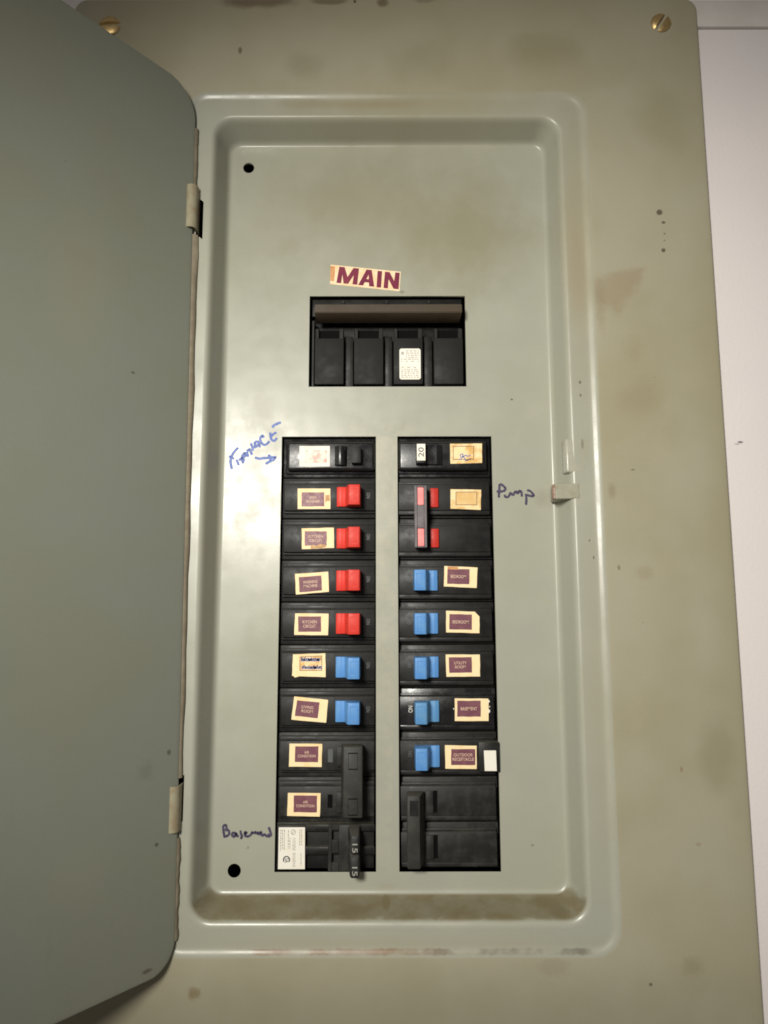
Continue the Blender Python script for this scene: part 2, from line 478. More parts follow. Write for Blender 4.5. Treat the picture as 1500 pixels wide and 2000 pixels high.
# ------------------------------------------------------------------ the electrical panel
panel = thing('electrical_panel', 'olive grey painted steel breaker panel set in the wall with its door swung open', 'electrical panel', (0, 0, 0))


def rrect(x0, x1, z0, z1, r, nc=10, nx=80, nz=150):
    """rounded rectangle outline with a fixed count of points, counter-clockwise from the lower left"""
    pts = []

    def line(a, b, n):
        for i in range(n): pts.append((a[0] + (b[0] - a[0]) * i / n, a[1] + (b[1] - a[1]) * i / n))

    def arc(cx, cz, a0):
        for i in range(nc):
            a = radians(a0 + 90 * i / nc); pts.append((cx + r * cos(a), cz + r * sin(a)))
    line((x0 + r, z0), (x1 - r, z0), nx); arc(x1 - r, z0 + r, -90)
    line((x1, z0 + r), (x1, z1 - r), nz); arc(x1 - r, z1 - r, 0)
    line((x1 - r, z1), (x0 + r, z1), nx); arc(x0 + r, z1 - r, 90)
    line((x0, z1 - r), (x0, z0 + r), nz); arc(x0 + r, z0 + r, 180)
    return pts


OPEN_L = (-64.7, -6.6, -254.2, 0.0); OPEN_R = (6.6, 64.7, -254.2, 0.0); OPEN_M = (-48.6, 49.9, 31.7, 91.1)
SLOTS = [(123.1, 148.5), (-225.5, -199.8)]


def build_cover():
    rings = []                     # (x0,x1,z0,z1,r,y)
    def lerp(a, b, t): return tuple(p + (q - p) * t for p, q in zip(a, b))
    O = (-199.4, 199.3, -357.2, 282.6, 9.0)
    for ins, y in ((0, -15.5), (0, -19.0), (.25, -19.8), (.8, -20.3), (1.5, -20.4), (4.0, -20.4)):
        rings.append((O[0] + ins, O[1] - ins, O[2] + ins, O[3] - ins, max(2, O[4] - ins), y))
    S = (-125.8, 125.5, -290.4, 216.7, 15.0)
    for ins, y in ((-3.2, -20.4), (-1.4, -20.4), (-.2, -20.36), (.9, -20.2), (1.8, -19.95), (2.6, -19.6), (3.4, -19.25), (4.3, -19.06), (5.4, -19.0), (6.4, -19.0)):
        rings.append((S[0] + ins, S[1] - ins, S[2] + ins, S[3] - ins, S[4] - ins, y))
    n_outer = 8
    A = (-109.7, 110.6, -276.4, 202.3, 13.0)
    last = rings[-1][:5]
    i_slot = len(rings)
    rings.append((-117.0,) + lerp(last, A, .35)[1:] + (-19.0,))
    rings.append((-112.7,) + lerp(last, A, .72)[1:] + (-19.0,))
    F = (-99.6, 101.2, -263.2, 193.2, 7.0)
    rings.append(lerp(last, A, .93) + (-19.0,))
    for t, y in ((0, -19.0), (.08, -18.9), (.16, -18.55), (.23, -17.9), (.29, -17.0), (.34, -15.8), (.39, -14.2),
                 (.66, -4.0), (.71, -2.5), (.77, -1.4), (.84, -.6), (.92, -.16), (1.0, 0.0), (1.1, 0.0), (1.4, 0.0), (1.75, 0.0)):
        q = lerp(A, F, t); rings.append(q[:4] + (max(1.5, q[4]), y))
    bm = bmesh.new(); vr = []
    for (x0, x1, z0, z1, r, y) in rings:
        vr.append([bm.verts.new((x, y, z)) for x, z in rrect(x0, x1, z0, z1, r)])
    n = len(vr[0])
    slot_edges = []
    for k in range(len(vr) - 1):
        a, b = vr[k], vr[k + 1]
        for i in range(n):
            j = (i + 1) % n
            if k == i_slot and a[i].co.x < -110.8 and any(s0 < (a[i].co.z + a[j].co.z) / 2 < s1 for s0, s1 in SLOTS):
                continue
            f = bm.faces.new((a[i], a[j], b[j], b[i])); f.smooth = True
            f.material_index = 0 if k < n_outer else 1
    # the floor of the recess with its openings
    loop = vr[-1]
    edges = [bm.edges.get((loop[i], loop[(i + 1) % n])) for i in range(n)]
    holes = []
    for (x0, x1, z0, z1) in (OPEN_L, OPEN_R, OPEN_M):
        holes.append([(x0, z0), (x1, z0), (x1, z1), (x0, z1)])
    for cx, cz, r in ((-89.3, 178.9, 3.6), (-87.6, -253.4, 3.8)):
        holes.append([(cx + r * cos(2 * pi * i / 28), cz + r * sin(2 * pi * i / 28)) for i in range(28)])
    for h in holes:
        vs = [bm.verts.new((x, 0.0, z)) for x, z in h]
        for i in range(len(vs)): edges.append(bm.edges.new((vs[i], vs[(i + 1) % len(vs)])))
    r = bmesh.ops.triangle_fill(bm, use_beauty=True, use_dissolve=False, edges=edges)
    for g in r['geom']:
        if isinstance(g, bmesh.types.BMFace):
            g.material_index = 1; g.smooth = True
    for h in holes:                     # sheet thickness seen inside every opening
        m = len(h)
        f = [bm.verts.new((x, 0.0, z)) for x, z in h]; b = [bm.verts.new((x, 1.6, z)) for x, z in h]
        for i in range(m):
            j = (i + 1) % m; q = bm.faces.new((f[i], b[i], b[j], f[j])); q.material_index = 1
    for fc in bm.faces:                # consistent normals: every visible face looks to the viewer
        if fc.normal.y > 0 and fc.calc_center_median().y <= 0.001 and abs(fc.normal.y) > .05: fc.normal_flip()
    bm.normal_update()
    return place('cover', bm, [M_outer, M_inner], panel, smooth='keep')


cover = build_cover()

# dark steel enclosure behind the dead front
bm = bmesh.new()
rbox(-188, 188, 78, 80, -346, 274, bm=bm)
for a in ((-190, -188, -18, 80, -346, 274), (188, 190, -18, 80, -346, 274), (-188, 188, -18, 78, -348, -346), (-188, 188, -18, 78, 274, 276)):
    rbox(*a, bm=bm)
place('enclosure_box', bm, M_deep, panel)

# screws with real slots
def screw_bm(cx, cz, R, H, ang, y0):
    bm = bmesh.new(); hw = 1.25
    def h(u, v): return H * sqrt(max(0.0, 1 - (u * u + v * v) / (R * R) * .97))
    us = [-R + (R - hw) * i / 9 for i in range(10)]
    cols = [(u, 0) for u in us] + [(-hw + .02, 1), (hw - .02, 1)] + [(-u, 0) for u in reversed(us)]
    N = 14; rows = []
    c, s = cos(radians(ang)), sin(radians(ang))
    for u, low in cols:
        vm = sqrt(max(0.0004, R * R - u * u)); col = []
        for k in range(N + 1):
            v = -vm + 2 * vm * k / N
            y = h(u, v) if not low else min(h(u, v), H * .02)
            col.append(bm.verts.new((cx + v * c - u * s, y0 - y, cz + v * s + u * c)))
        rows.append(col)
    for a, b in zip(rows, rows[1:]):
        for k in range(N): bm.faces.new((a[k], a[k + 1], b[k + 1], b[k]))
    return bm


place('screw', screw_bm(-176.0, 263.0, 6.8, 2.5, 4, -20.3), M_brass, panel, smooth=35)
place('screw', screw_bm(175.6, 264.4, 6.5, 2.5, 56, -20.3), M_brass, panel, smooth=35)

# door: flat sheet with rounded corners, swung out to the left, its hinge edge sagging a little
DA = radians(39.0)
def door_pt(s, z, off=0.0):
    xh = -116.5 - (z + 43) * .0098
    return Vector((xh + s * sin(DA) - off * cos(DA) * -1 * 1.0, -21.6 + s * cos(DA) - off * sin(DA), z))


def build_door():
    r_t, r_b = 21.0, 15.0; z0, z1, s0 = -295.2, 217.1, -248.0
    pts = []
    def arc(cs, cz, r, a0, n=14):
        for i in range(n + 1):
            a = radians(a0 + 90 * i / n); pts.append((cs + r * cos(a), cz + r * sin(a)))
    arc(-r_b, z0 + r_b, r_b, -90); arc(-r_t, z1 - r_t, r_t, 0); arc(s0 + r_t, z1 - r_t, r_t, 90); arc(s0 + r_b, z0 + r_b, r_b, 180)
    bm = bmesh.new(); cs = -126; cz = -38
    lay = []
    for ins, off in ((0, -.9), (0, -.1), (.25, .12), (.7, .2), (2.5, .2)):
        lay.append([bm.verts.new(door_pt(s + (cs - s) * ins / 120, z + (cz - z) * ins / 250, off)) for s, z in pts])
    n = len(pts)
    for a, b in zip(lay, lay[1:]):
        for i in range(n):
            j = (i + 1) % n; bm.faces.new((a[i], a[j], b[j], b[i]))
    bm.faces.new(lay[-1]); bm.faces.new(list(reversed(lay[0])))
    bmesh.ops.triangulate(bm, faces=[f for f in bm.faces if len(f.verts) > 4])
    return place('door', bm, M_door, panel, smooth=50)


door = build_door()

# rolled, grimy edge of the door between the hinges
bm = bmesh.new()
for za, zb in ((191.6, 153.7), (121.2, -197.6), (-229.1, -281.4)):
    rows = []
    for i in range(24):
        z = za + (zb - za) * i / 23
        e = door_pt(0, z, .25); wdt = 3.1 - 2.3 * (196 - z) / 480 + .25 * sin(z * .31) + .2 * sin(z * .83)
        if z > 152: wdt *= .45
        rows.append([(e.x - .4, e.y - .0), (e.x + wdt * .5, e.y + .35), (e.x + wdt, e.y + 1.5), (e.x + wdt, e.y + 2.4), (e.x - .4, e.y + 1.6)])
        rows[-1] = [bm.verts.new((x, y, z)) for x, y in rows[-1]]
    for a, b in zip(rows, rows[1:]):
        for k in range(5):
            l = (k + 1) % 5; bm.faces.new((a[k], a[l], b[l], b[k]))
    bm.faces.new(rows[0]); bm.faces.new(list(reversed(rows[-1])))
place('door_edge', bm, M_grime, door, smooth=50)


# hinges: a rolled strap that comes from the door and goes into the slot of the seat
def hinge(cx, z0, z1, y):
    out, inn = [], []
    pts = [(-6.0, 1.6), (-5.0, -.2)]
    for i in range(13):
        a = radians(200 + 150 * i / 12); pts.append((3.7 * cos(a), 3.7 * sin(a)))
    pts += [(3.9, 2.2), (3.7, 6.5)]
    bm = bmesh.new(); P = [Vector((cx + p[0], y + p[1])) for p in pts]; n = len(P)
    O, I = [], []
    for i, p in enumerate(P):
        t = (P[min(n - 1, i + 1)] - P[max(0, i - 1)]).normalized(); q = Vector((-t.y, t.x)) * 1.1
        O.append(p); I.append(p + q)
    ring = O + I[::-1]
    lv = [[bm.verts.new((p.x, p.y, z)) for p in ring] for z in (z0, z0 + .5, z1 - .5, z1)]
    m = len(ring)
    for a, b in zip(lv, lv[1:]):
        for i in range(m):
            j = (i + 1) % m; bm.faces.new((a[i], a[j], b[j], b[i]))
    bm.faces.new(lv[0]); bm.faces.new(list(reversed(lv[-1])))
    bmesh.ops.triangulate(bm, faces=[f for f in bm.faces if len(f.verts) > 4])
    return place('hinge', bm, M_tanpaint, door, smooth=45)


hinge(-119.0, 123.8, 151.4, -22.6)
hinge(-117.3, -225.2, -201.2, -22.6)

# latch: a bent tab and a pressed bump on the right edge of the recess
b = rbox(98.6, 112.5, -19.25, -16.6, -42.0, -32.9, .55, 2)
for v in b.verts: v.co.y += max(0, 104 - v.co.x) * .16
b2 = rbox(99.2, 111.6, -17.4, -3.0, -41.8, -33.0, .7, 2)
for v in b2.verts: v.co.y += max(0, 104 - v.co.x) * .16
merge(b, b2)
latch = place('latch_catch', b, M_catch, panel, smooth=20)
b = rbox(97.6, 99.6, -17.6, -11.5, -41.8, -33.0, .6, 2)
place('rusty_tip', b, M_rust, latch, smooth=50)
b = rbox(105.2, 117.5, -19.07, -9, -26.6, -5.6, 1.5, 4)
for v in b.verts:
    if v.co.z > -10: v.co.y += (v.co.z + 10) * .12 * (1 if v.co.x < 111 else .3)
place('pressed_bump', b, M_inner, panel, smooth=60)

# MAIN sticker
q = [(-35.38, 112.2), (9.3, 107.28), (8.41, 94.23), (-35.69, 99.12)]
main = place('sticker', prism(q[::-1], -.14, .05), M_mainpaper, panel); main['label'] = 'cream sticker with MAIN printed in maroon'
place('tape_end', prism([(-35.5, 111.2), (-32.6, 110.9), (-33.1, 101.0), (-35.6, 101.2)][::-1], -.19, -.13), M_orange, main)
bm = bmesh.new()
GL = {'M': [(-31.7, 99.9), (-29.9, 110.8), (-26.5, 110.45), (-24.6, 103.9), (-20.9, 109.85), (-17.3, 109.5), (-18.4, 98.6), (-21.5, 98.9), (-20.7, 105.0), (-24.2, 99.2), (-27.2, 99.5), (-27.9, 105.6), (-28.7, 99.6)],
      'A': [(-17.9, 98.4), (-12.5, 108.85), (-9.2, 108.45), (-7.6, 97.25), (-10.9, 97.55), (-11.2, 105.4), (-14.7, 98.1)],
      'I': [(-5.5, 107.95), (-2.6, 107.65), (-3.3, 96.6), (-6.2, 96.87)],
      'N': [(-1.75, 96.35), (-.8, 107.3), (2.2, 107.0), (5.1, 101.0), (5.75, 106.85), (8.65, 106.6), (7.85, 95.5), (4.6, 95.85), (1.5, 102.2), (1.1, 96.05)]}
for k, p in GL.items(): prism(p[::-1], -.20, -.13, bm)
prism([(-14.9, 100.4), (-10.9, 100.0), (-11.0, 102.3), (-13.8, 102.5)], -.215, -.13, bm)
place('lettering', bm, M_maroon, main)

# handwriting in pen on the dead front
furnace = [[(-91.5, -6.9), (-93.8, -9.5), (-95.2, -12.0), (-95.9, -14.6), (-95.8, -17.2), (-95.0, -20.5)], [(-97.0, -12.3), (-95.4, -13.1), (-93.9, -14.1)], [(-92.4, -14.4), (-91.6, -16.2), (-90.8, -18.0)], [(-90.8, -15.1), (-89.6, -13.9), (-88.6, -15.4), (-88.3, -16.9)], [(-89.6, -13.6), (-87.7, -10.3), (-87.1, -12.3), (-89.1, -14.1), (-87.1, -14.9)], [(-86.2, -9.5), (-85.3, -12.8)], [(-86.1, -9.2), (-84.5, -8.0), (-83.7, -9.5), (-82.9, -11.6)], [(-83.8, -4.1), (-82.7, -6.9), (-82.4, -9.0)], [(-81.5, -3.3), (-81.2, -5.4), (-81.4, -7.4)], [(-81.3, -3.6), (-79.8, -3.1), (-79.0, -4.6), (-80.7, -6.2)], [(-80.7, -6.7), (-78.7, -4.9), (-78.2, -6.9)], [(-75.8, -0.7), (-76.8, 0.6), (-78.0, -1.0), (-77.7, -3.3), (-75.9, -5.1), (-74.2, -4.9), (-72.2, -2.8)], [(-72.0, 2.6), (-71.7, 0.3), (-70.9, -2.0), (-69.2, -2.6), (-67.7, -0.8)], [(-71.5, 0.0), (-70.0, 1.6), (-68.0, 2.6)], [(-70.8, 5.7), (-69.1, 7.5), (-65.4, 9.0)]]
arrow = [[(-81.1, -13.1), (-78.3, -13.9), (-75.5, -13.5), (-69.5, -13.4)], [(-73.0, -11.6), (-70.7, -13.1), (-68.5, -12.9), (-69.9, -14.9), (-72.2, -14.7)], [(-69.2, -13.6), (-71.9, -15.7), (-74.4, -17.2)], [(-71.5, -13.8), (-70.0, -14.0)], [(-71.2, -14.6), (-69.2, -13.9)]]
pump = [[(69.0, -30.3), (68.9, -32.6), (68.6, -35.4), (68.4, -38.5)], [(67.1, -34.5), (69.0, -34.7), (71.5, -34.3), (72.6, -33.1), (71.6, -31.4), (69.8, -30.2), (68.9, -30.7)], [(71.9, -36.6), (72.5, -37.9), (74.2, -37.9), (75.5, -35.8), (76.1, -35.6)], [(76.1, -35.6), (77.1, -37.3)], [(77.1, -37.3), (78.2, -35.2), (79.4, -34.8), (79.6, -36.2)], [(79.6, -36.2), (81.3, -34.3), (82.3, -35.4), (82.5, -37.9)], [(85.0, -36.0), (85.2, -39.0), (84.9, -43.0)], [(85.7, -33.9), (87.6, -34.4), (89.4, -36.3), (89.6, -37.3), (88.1, -37.5), (85.2, -36.7)]]
basement = [[(-94.6, -228.8), (-94.3, -231.9), (-93.5, -235.6)], [(-94.6, -229.0), (-93.1, -228.6), (-92.6, -230.3), (-93.4, -231.5)], [(-93.4, -231.5), (-91.5, -231.5), (-91.0, -233.4), (-92.3, -234.6), (-93.1, -234.4)], [(-87.6, -232.8), (-89.1, -233.0), (-89.3, -234.2), (-87.9, -235.0), (-87.1, -233.0), (-86.5, -234.4), (-85.4, -234.8)], [(-84.6, -231.5), (-84.3, -233.2), (-83.6, -234.6), (-83.8, -235.6), (-84.7, -235.4)], [(-81.9, -233.8), (-81.1, -232.6), (-82.0, -232.8), (-81.7, -234.6), (-80.2, -234.8), (-78.7, -234.2)], [(-78.7, -234.4), (-77.9, -232.6), (-77.2, -233.4)], [(-77.2, -233.4), (-75.9, -232.4), (-75.5, -233.6)], [(-75.5, -233.6), (-74.4, -232.6), (-74.0, -234.2)], [(-74.0, -234.2), (-72.9, -232.4), (-72.2, -234.8)], [(-72.2, -234.8), (-70.7, -233.8), (-69.2, -234.8), (-67.9, -233.4)], [(-68.4, -229.7), (-67.5, -232.0), (-67.0, -234.2), (-68.8, -235.0)]]


def writing(strokes, wd, mat, label):
    bm = bmesh.new()
    for i, s in enumerate(strokes):
        stroke(s, wd, -.05 - .004 * i, bm=bm, seed=i)
    o = place('handwriting', bm, mat, panel); o['label'] = label
    return o


writing(furnace, 1.55, M_bluepen, 'the word Furnace in slanting blue pen')
writing(arrow, 1.6, M_bluepen, 'blue pen arrow pointing right')
writing(pump, 1.5, M_navypen, 'the word Pump in dark marker')
writing(basement, 1.4, M_navypen, 'the word Basement in dark marker')

# ------------------------------------------------------------------ breakers
def ZR(i): return -12.55 - 25.4 * i
YF = 0.0                                   # front face of a breaker's raised block


def case_bm(side, span=1, gloss=False):
    """one breaker case about its own middle (x of the column, z of the row); side -1 left column, +1 right"""
    s = side
    bm = bmesh.new()
    def bx(xa, xb, *r, **k):
        a, b = sorted((xa * -s, xb * -s)); rbox(a, b, *r, bm=bm, **k)
    # local x measured for the left column: outer end -, inner end +
    for k in range(span):
        dz = -25.4 * k
        if gloss:
            bx(-28.7, 28.7, 4.6, 46, dz - 12.45, dz + 12.45, bev=.6)
            bx(-25.6, 28.5, -2.2, 6, dz - 9.2, dz + 9.0, bev=2.0, seg=4)
            bx(-26.8, 28.6, 2.9, 6, dz - 10.6, dz + 10.4, bev=.9)
        else:
            bx(-28.7, 28.7, 4.4, 46, dz - 12.45, dz + 12.45, bev=.6)
            zl = -1 if s > 0 else 1                      # the fine ledge lies on the upper side on the left, lower on the right
            bx(-27.2, 28.5, .0, 6, dz - 8.3, dz + 8.3, bev=.7)
            a, b = sorted((dz + zl * 8.0, dz + zl * 10.9))
            bx(-27.4, 28.55, .9, 6, a, b, bev=.6)
            a, b = sorted((dz - zl * 8.0, dz - zl * 9.8))
            bx(-27.4, 28.55, 2.4, 6, a, b, bev=.5)
    return bm


def rocker_bm(side, A=(-22.6, -16.0), B=(-30.4, -25.5), ya=-11.0, yb=-1.6, h=6.05):
    """rocker switch: low rounded half and tall half with a flank between; x as on the left column, about x=0 of the panel"""
    pts = [(B[0] - .25, 2.0), (B[0], yb + .35), (B[0] + .5, yb), ((B[0] + B[1]) / 2, yb - .45), (B[1], yb - .1), (B[1] + .7, yb - .8),
           (A[0] - .35, ya + .6), (A[0] + .3, ya), (A[1] - .3, ya + .15), (A[1], ya + .5), (A[1] + .35, 2.0)]
    pts = [(x * -side, y) for x, y in pts]
    b = profx(pts, -h, h, .3)
    xa, xb = sorted((-(A[0] + .9) * side, -(A[1] - 1.0) * side))
    return merge(b, ring_frame([(xa, -4.3), (xb, -4.3), (xb, 4.3), (xa, 4.3)], .45, ya - .12, ya + .3))


LABELS = {
 'L1': ([(-53.45, -6.5), (-34.87, -6.54), (-34.77, -19.33), (-53.28, -19.29)], [(-50.13, -9.17), (-36.59, -9.2), (-36.53, -17.07), (-50.03, -17.04)]),
 'L2': ([(-54.44, -32.56), (-34.48, -32.61), (-34.38, -45.2), (-54.27, -45.16)], [(-52.01, -34.9), (-38.1, -34.93), (-38.03, -43.65), (-51.9, -43.62)]),
 'L3': ([(-51.72, -57.09), (-32.19, -56.65), (-31.92, -68.97), (-51.37, -69.69)], [(-49.79, -58.81), (-36.46, -58.84), (-36.39, -67.62), (-49.68, -67.6)]),
 'L4': ([(-55.33, -84.56), (-35.4, -83.28), (-34.84, -95.3), (-54.59, -96.95)], [(-53.13, -86.54), (-39.54, -85.62), (-38.99, -94.54), (-52.53, -95.64)]),
 'L5': ([(-54.9, -108.12), (-34.92, -108.35), (-35.19, -121.02), (-55.28, -120.79)], [(-53.09, -109.89), (-39.4, -109.92), (-39.32, -118.98), (-52.97, -118.96)]),
 'L6': ([(-55.86, -132.18), (-36.68, -131.57), (-36.38, -145.42), (-56.23, -144.66)], [(-51.93, -133.46), (-38.53, -132.85), (-38.45, -141.69), (-51.82, -141.76)]),
 'L7': ([(-54.76, -156.52), (-34.79, -158.54), (-35.88, -171.53), (-56.23, -169.71)], [(-53.07, -158.69), (-39.76, -159.97), (-40.77, -169.02), (-54.23, -167.66)]),
 'L8': ([(-57.12, -183.32), (-38.06, -183.53), (-38.22, -196.49), (-57.29, -196.28)], [(-53.71, -184.83), (-40.16, -184.85), (-40.34, -193.85), (-53.86, -193.65)]),
 'L9': ([(-57.61, -210.88), (-38.71, -211.09), (-39.04, -224.0), (-57.86, -223.54)], [(-54.13, -212.28), (-40.7, -212.48), (-40.78, -221.75), (-54.18, -221.56)]),
 'R1': ([(38.85, -5.32), (58.49, -5.17), (58.25, -17.28), (38.96, -17.73)], [(40.57, -6.71), (53.53, -6.74), (53.37, -15.31), (40.44, -15.28)]),
 'R2': ([(38.93, -33.16), (57.63, -33.59), (57.19, -45.98), (38.76, -45.17)], [(42.07, -34.72), (55.21, -34.75), (55.05, -43.08), (41.95, -43.05)]),
 'R4': ([(34.57, -80.02), (54.6, -81.01), (53.79, -93.23), (34.12, -92.26)], [(36.44, -81.73), (49.76, -82.04), (49.41, -91.07), (36.12, -90.76)]),
 'R5': ([(35.24, -106.73), (52.4, -107.32), (55.15, -110.29), (54.96, -120.0), (35.16, -119.5)], [(37.19, -108.68), (50.68, -108.98), (50.51, -118.05), (37.06, -117.75)]),
 'R6': ([(34.71, -132.44), (54.9, -132.48), (54.83, -145.23), (35.0, -145.37)], [(36.45, -134.09), (50.03, -133.93), (50.15, -142.95), (36.7, -143.11)]),
 'R7': ([(39.63, -157.78), (59.47, -158.0), (59.29, -170.72), (39.52, -170.69)], [(41.08, -159.13), (54.92, -159.16), (54.74, -168.3), (40.94, -168.28)]),
 'R8': ([(33.55, -184.36), (52.03, -184.75), (51.78, -197.79), (33.64, -197.58)], [(37.18, -186.58), (51.17, -186.6), (51.0, -195.59), (37.05, -195.57)]),
}


def paper_poly(q, seed):
    """outline of a hand-cut paper label: slightly wavy edges"""
    rnd = random.Random(seed); out = []
    n = len(q)
    for i in range(n):
        a, b = Vector(q[i]), Vector(q[(i + 1) % n])
        for k in range(4):
            p = a.lerp(b, k / 4)
            if k: p += Vector((rnd.uniform(-.10, .10), rnd.uniform(-.10, .10)))
            out.append((p.x, p.y))
    return out[::-1]


FIELD = {'L6': M_aged, 'R2': M_tan}


def add_label(root, o, key, lines, yf, paper=None, kind='plum', size=None, lettermat=None):
    q, ink = LABELS[key]
    seed = sum(ord(c) for c in key)
    lab = place('label', prism(paper_poly(q, seed), yf - .16, yf + .02), paper or M_cream, root, o, smooth=None)
    cx = sum(p[0] for p in ink) / 4; cz = sum(p[1] for p in ink) / 4
    ang = math.degrees(math.atan2(ink[1][1] - ink[0][1], ink[1][0] - ink[0][0]))
    if kind == 'plum':
        place('colour_field', prism(paper_poly(ink, seed + 9), yf - .20, yf - .15), M_plumlight if key in ('L2', 'L3') else M_plum, lab, o)
        W, H = size
        place('lettering', text_bm(lines, cx, cz, W, H, yf - .235, ang, .018), lettermat or M_print, lab, o)
    elif kind == 'frame':
        if key in FIELD: place('aged_field', prism(paper_poly(ink, seed + 9), yf - .18, yf - .15), FIELD[key], lab, o)
        place('printed_frame', ring_frame(ink, .42, yf - .20, yf - .15), M_brownline, lab, o)
    elif kind == 'faded':
        place('faded_print', prism(paper_poly(ink, seed + 9), yf - .20, yf - .15), M_faded, lab, o)
    return lab


def squiggle(x0, x1, z, amp, n, seed):
    """a line of unreadable cursive: uneven loops and tall strokes"""
    rnd = random.Random(seed); out = []; x = x0
    while x < x1:
        st = rnd.uniform(.35, 1.1); h = amp * rnd.choice((.5, .7, .8, 1.0, 1.6))
        out += [(x, z - amp * rnd.uniform(.5, .9)), (x + st * .7, z + h), (x + st * .35, z + h * .6)]
        x += st
    return out


def on_mark(root, o, x, z, y, mat, word='ON', rot=90, w=3.6, h=2.0):
    place('lettering', text_bm([word], x, z, w, h, y, rot, .03), mat, root, o)


COLX = {-1: -35.65, 1: 35.65}
blk = 'single breakers with coloured rocker switches'


def single(side, row, color, key, lines, size, label, paper=None, kind='plum', gloss=False, mark=None):
    cx = COLX[side]; zc = ZR(row); base = (cx, 4.0, zc - 12.4)
    t = thing('circuit_breaker', label, 'circuit breaker', base, blk)
    ck = f'case{side}{gloss}'
    place('case', case_bm(side) if ck not in cache else bmesh.new(), M_gloss if gloss else M_black, t, (0, 0, -12.4 + 0), 40, ck, (0, -4.0, 0))
    rk = f'rocker{side}{color}{gloss}'
    mt = {'red': M_red, 'blue': M_blueB if gloss else M_blue}[color]
    place('rocker_switch', rocker_bm(side) if rk not in cache else bmesh.new(), mt, t, (cx, 0, 0), 40, rk, (0, -4.0, 12.4))
    add_label(t, base, key, lines, YF, paper, kind, size)
    if side < 0:
        on_mark(t, base, -11.3, zc + 1.0, YF - .06, M_faintprint, rot=-90, w=3.4, h=2.2)
    else:
        on_mark(t, base, 13.2 if row != 6 else 13.6, zc + 1.0, YF - .06, M_whiteprint if gloss else M_faintprint, rot=90, w=3.8 if gloss else 3.2, h=2.6 if gloss else 2.2)
    return t


# case meshes are stored about x = 0 of the case, so shift only in z
single(-1, 1, 'red', 'L2', ['DISH', 'WASHER'], (8.2, 4.2), 'breaker with red switch and stained DISH WASHER label, topmost red one in left column')
single(-1, 2, 'red', 'L3', ['KITCHEN', 'CIRCUIT'], (8.6, 4.4), 'breaker with red switch and KITCHEN CIRCUIT label stained brown along its lower edge')
single(-1, 3, 'red', 'L4', ['WASHING', 'MACHINE'], (8.8, 4.2), 'breaker with red switch and WASHING MACHINE label tilted up to the right')
single(-1, 4, 'red', 'L5', ['KITCHEN', 'CIRCUIT'], (8.4, 4.4), 'breaker with red switch and level KITCHEN CIRCUIT label, lowest red one in left column')
t6 = single(-1, 5, 'blue', 'L6', None, None, 'breaker with blue switch and cream label framed in brown with blue handwriting', M_cream, 'frame')
single(-1, 6, 'blue', 'L7', ['LIVING', 'ROOM'], (6.8, 4.0), 'breaker with blue switch and LIVING ROOM label tilted down to the right')
single(1, 3, 'blue', 'R4', ['BEDROOM'], (9.2, 1.9), 'breaker with blue switch and BEDROOM label with brown tape along its top')
single(1, 4, 'blue', 'R5', ['BEDROOM'], (9.6, 1.9), 'breaker with blue switch and BEDROOM label with its upper right corner cut off')
single(1, 5, 'blue', 'R6', ['UTILITY', 'ROOM'], (7.4, 4.0), 'breaker with blue switch and UTILITY ROOM label in right column')
t7 = single(1, 6, 'blue', 'R7', ['BASEMENT'], (9.6, 1.9), 'glossy black breaker with blue switch, white ON mark and BASEMENT label', gloss=True)
t8 = single(1, 7, 'blue', 'R8', ['OUTDOOR', 'RECEPTACLE'], (12.4, 4.2), 'breaker with blue switch, OUTDOOR RECEPTACLE label and a white tag at its right end')


def child_label(root):
    return [c for c in root.children if c.name.startswith('label')][0]


# handwriting and a torn flap on the framed label
o6 = (COLX[-1], 4.0, ZR(5) - 12.4)
bm = bmesh.new()
stroke(squiggle(-51, -39.5, -135.4, .9, 15, 3), .55, -.215, bm=bm, seed=1)
stroke(squiggle(-50.5, -39, -139.9, .8, 15, 5), .55, -.215, bm=bm, seed=2)
place('handwriting', bm, M_bluepen, child_label(t6), o6)
place('torn_flap', prism([(-54.6, -145.6), (-51.4, -144.75), (-55.4, -144.55)][::-1], -.5, -.15), M_cream, child_label(t6), o6)
# brown tape strip on the first BEDROOM label
r4 = [o for o in sc.objects if o.get('label', '').startswith('breaker with blue switch and BEDROOM label with brown tape')][0]
o4 = (COLX[1], 4.0, ZR(3) - 12.4)
place('tape_strip', prism([(36.6, -80.35), (42.9, -80.65), (42.8, -82.3), (36.5, -82.0)][::-1], -.25, -.15), M_orange, child_label(r4), o4)
# brown glue stains on two labels
def glue_stain(start, o, pts):
    root = [q for q in sc.objects if q.get('label', '').startswith(start)][0]
    place('glue_stain', prism(paper_poly(pts, 5), YF - .27, YF - .15), M_stain, child_label(root), o)


glue_stain('breaker with red switch and KITCHEN CIRCUIT label stained', (COLX[-1], 4.0, ZR(2) - 12.4),
           [(-46.2, -68.0), (-44.2, -67.0), (-42.6, -67.9), (-40.8, -66.6), (-37.6, -67.0), (-36.6, -68.5), (-40.0, -69.2), (-46.0, -69.4)])
glue_stain('breaker with red switch and stained DISH', (COLX[-1], 4.0, ZR(1) - 12.4),
           [(-37.4, -36.8), (-34.9, -36.6), (-34.8, -40.4), (-36.6, -40.2), (-37.5, -41.6)])
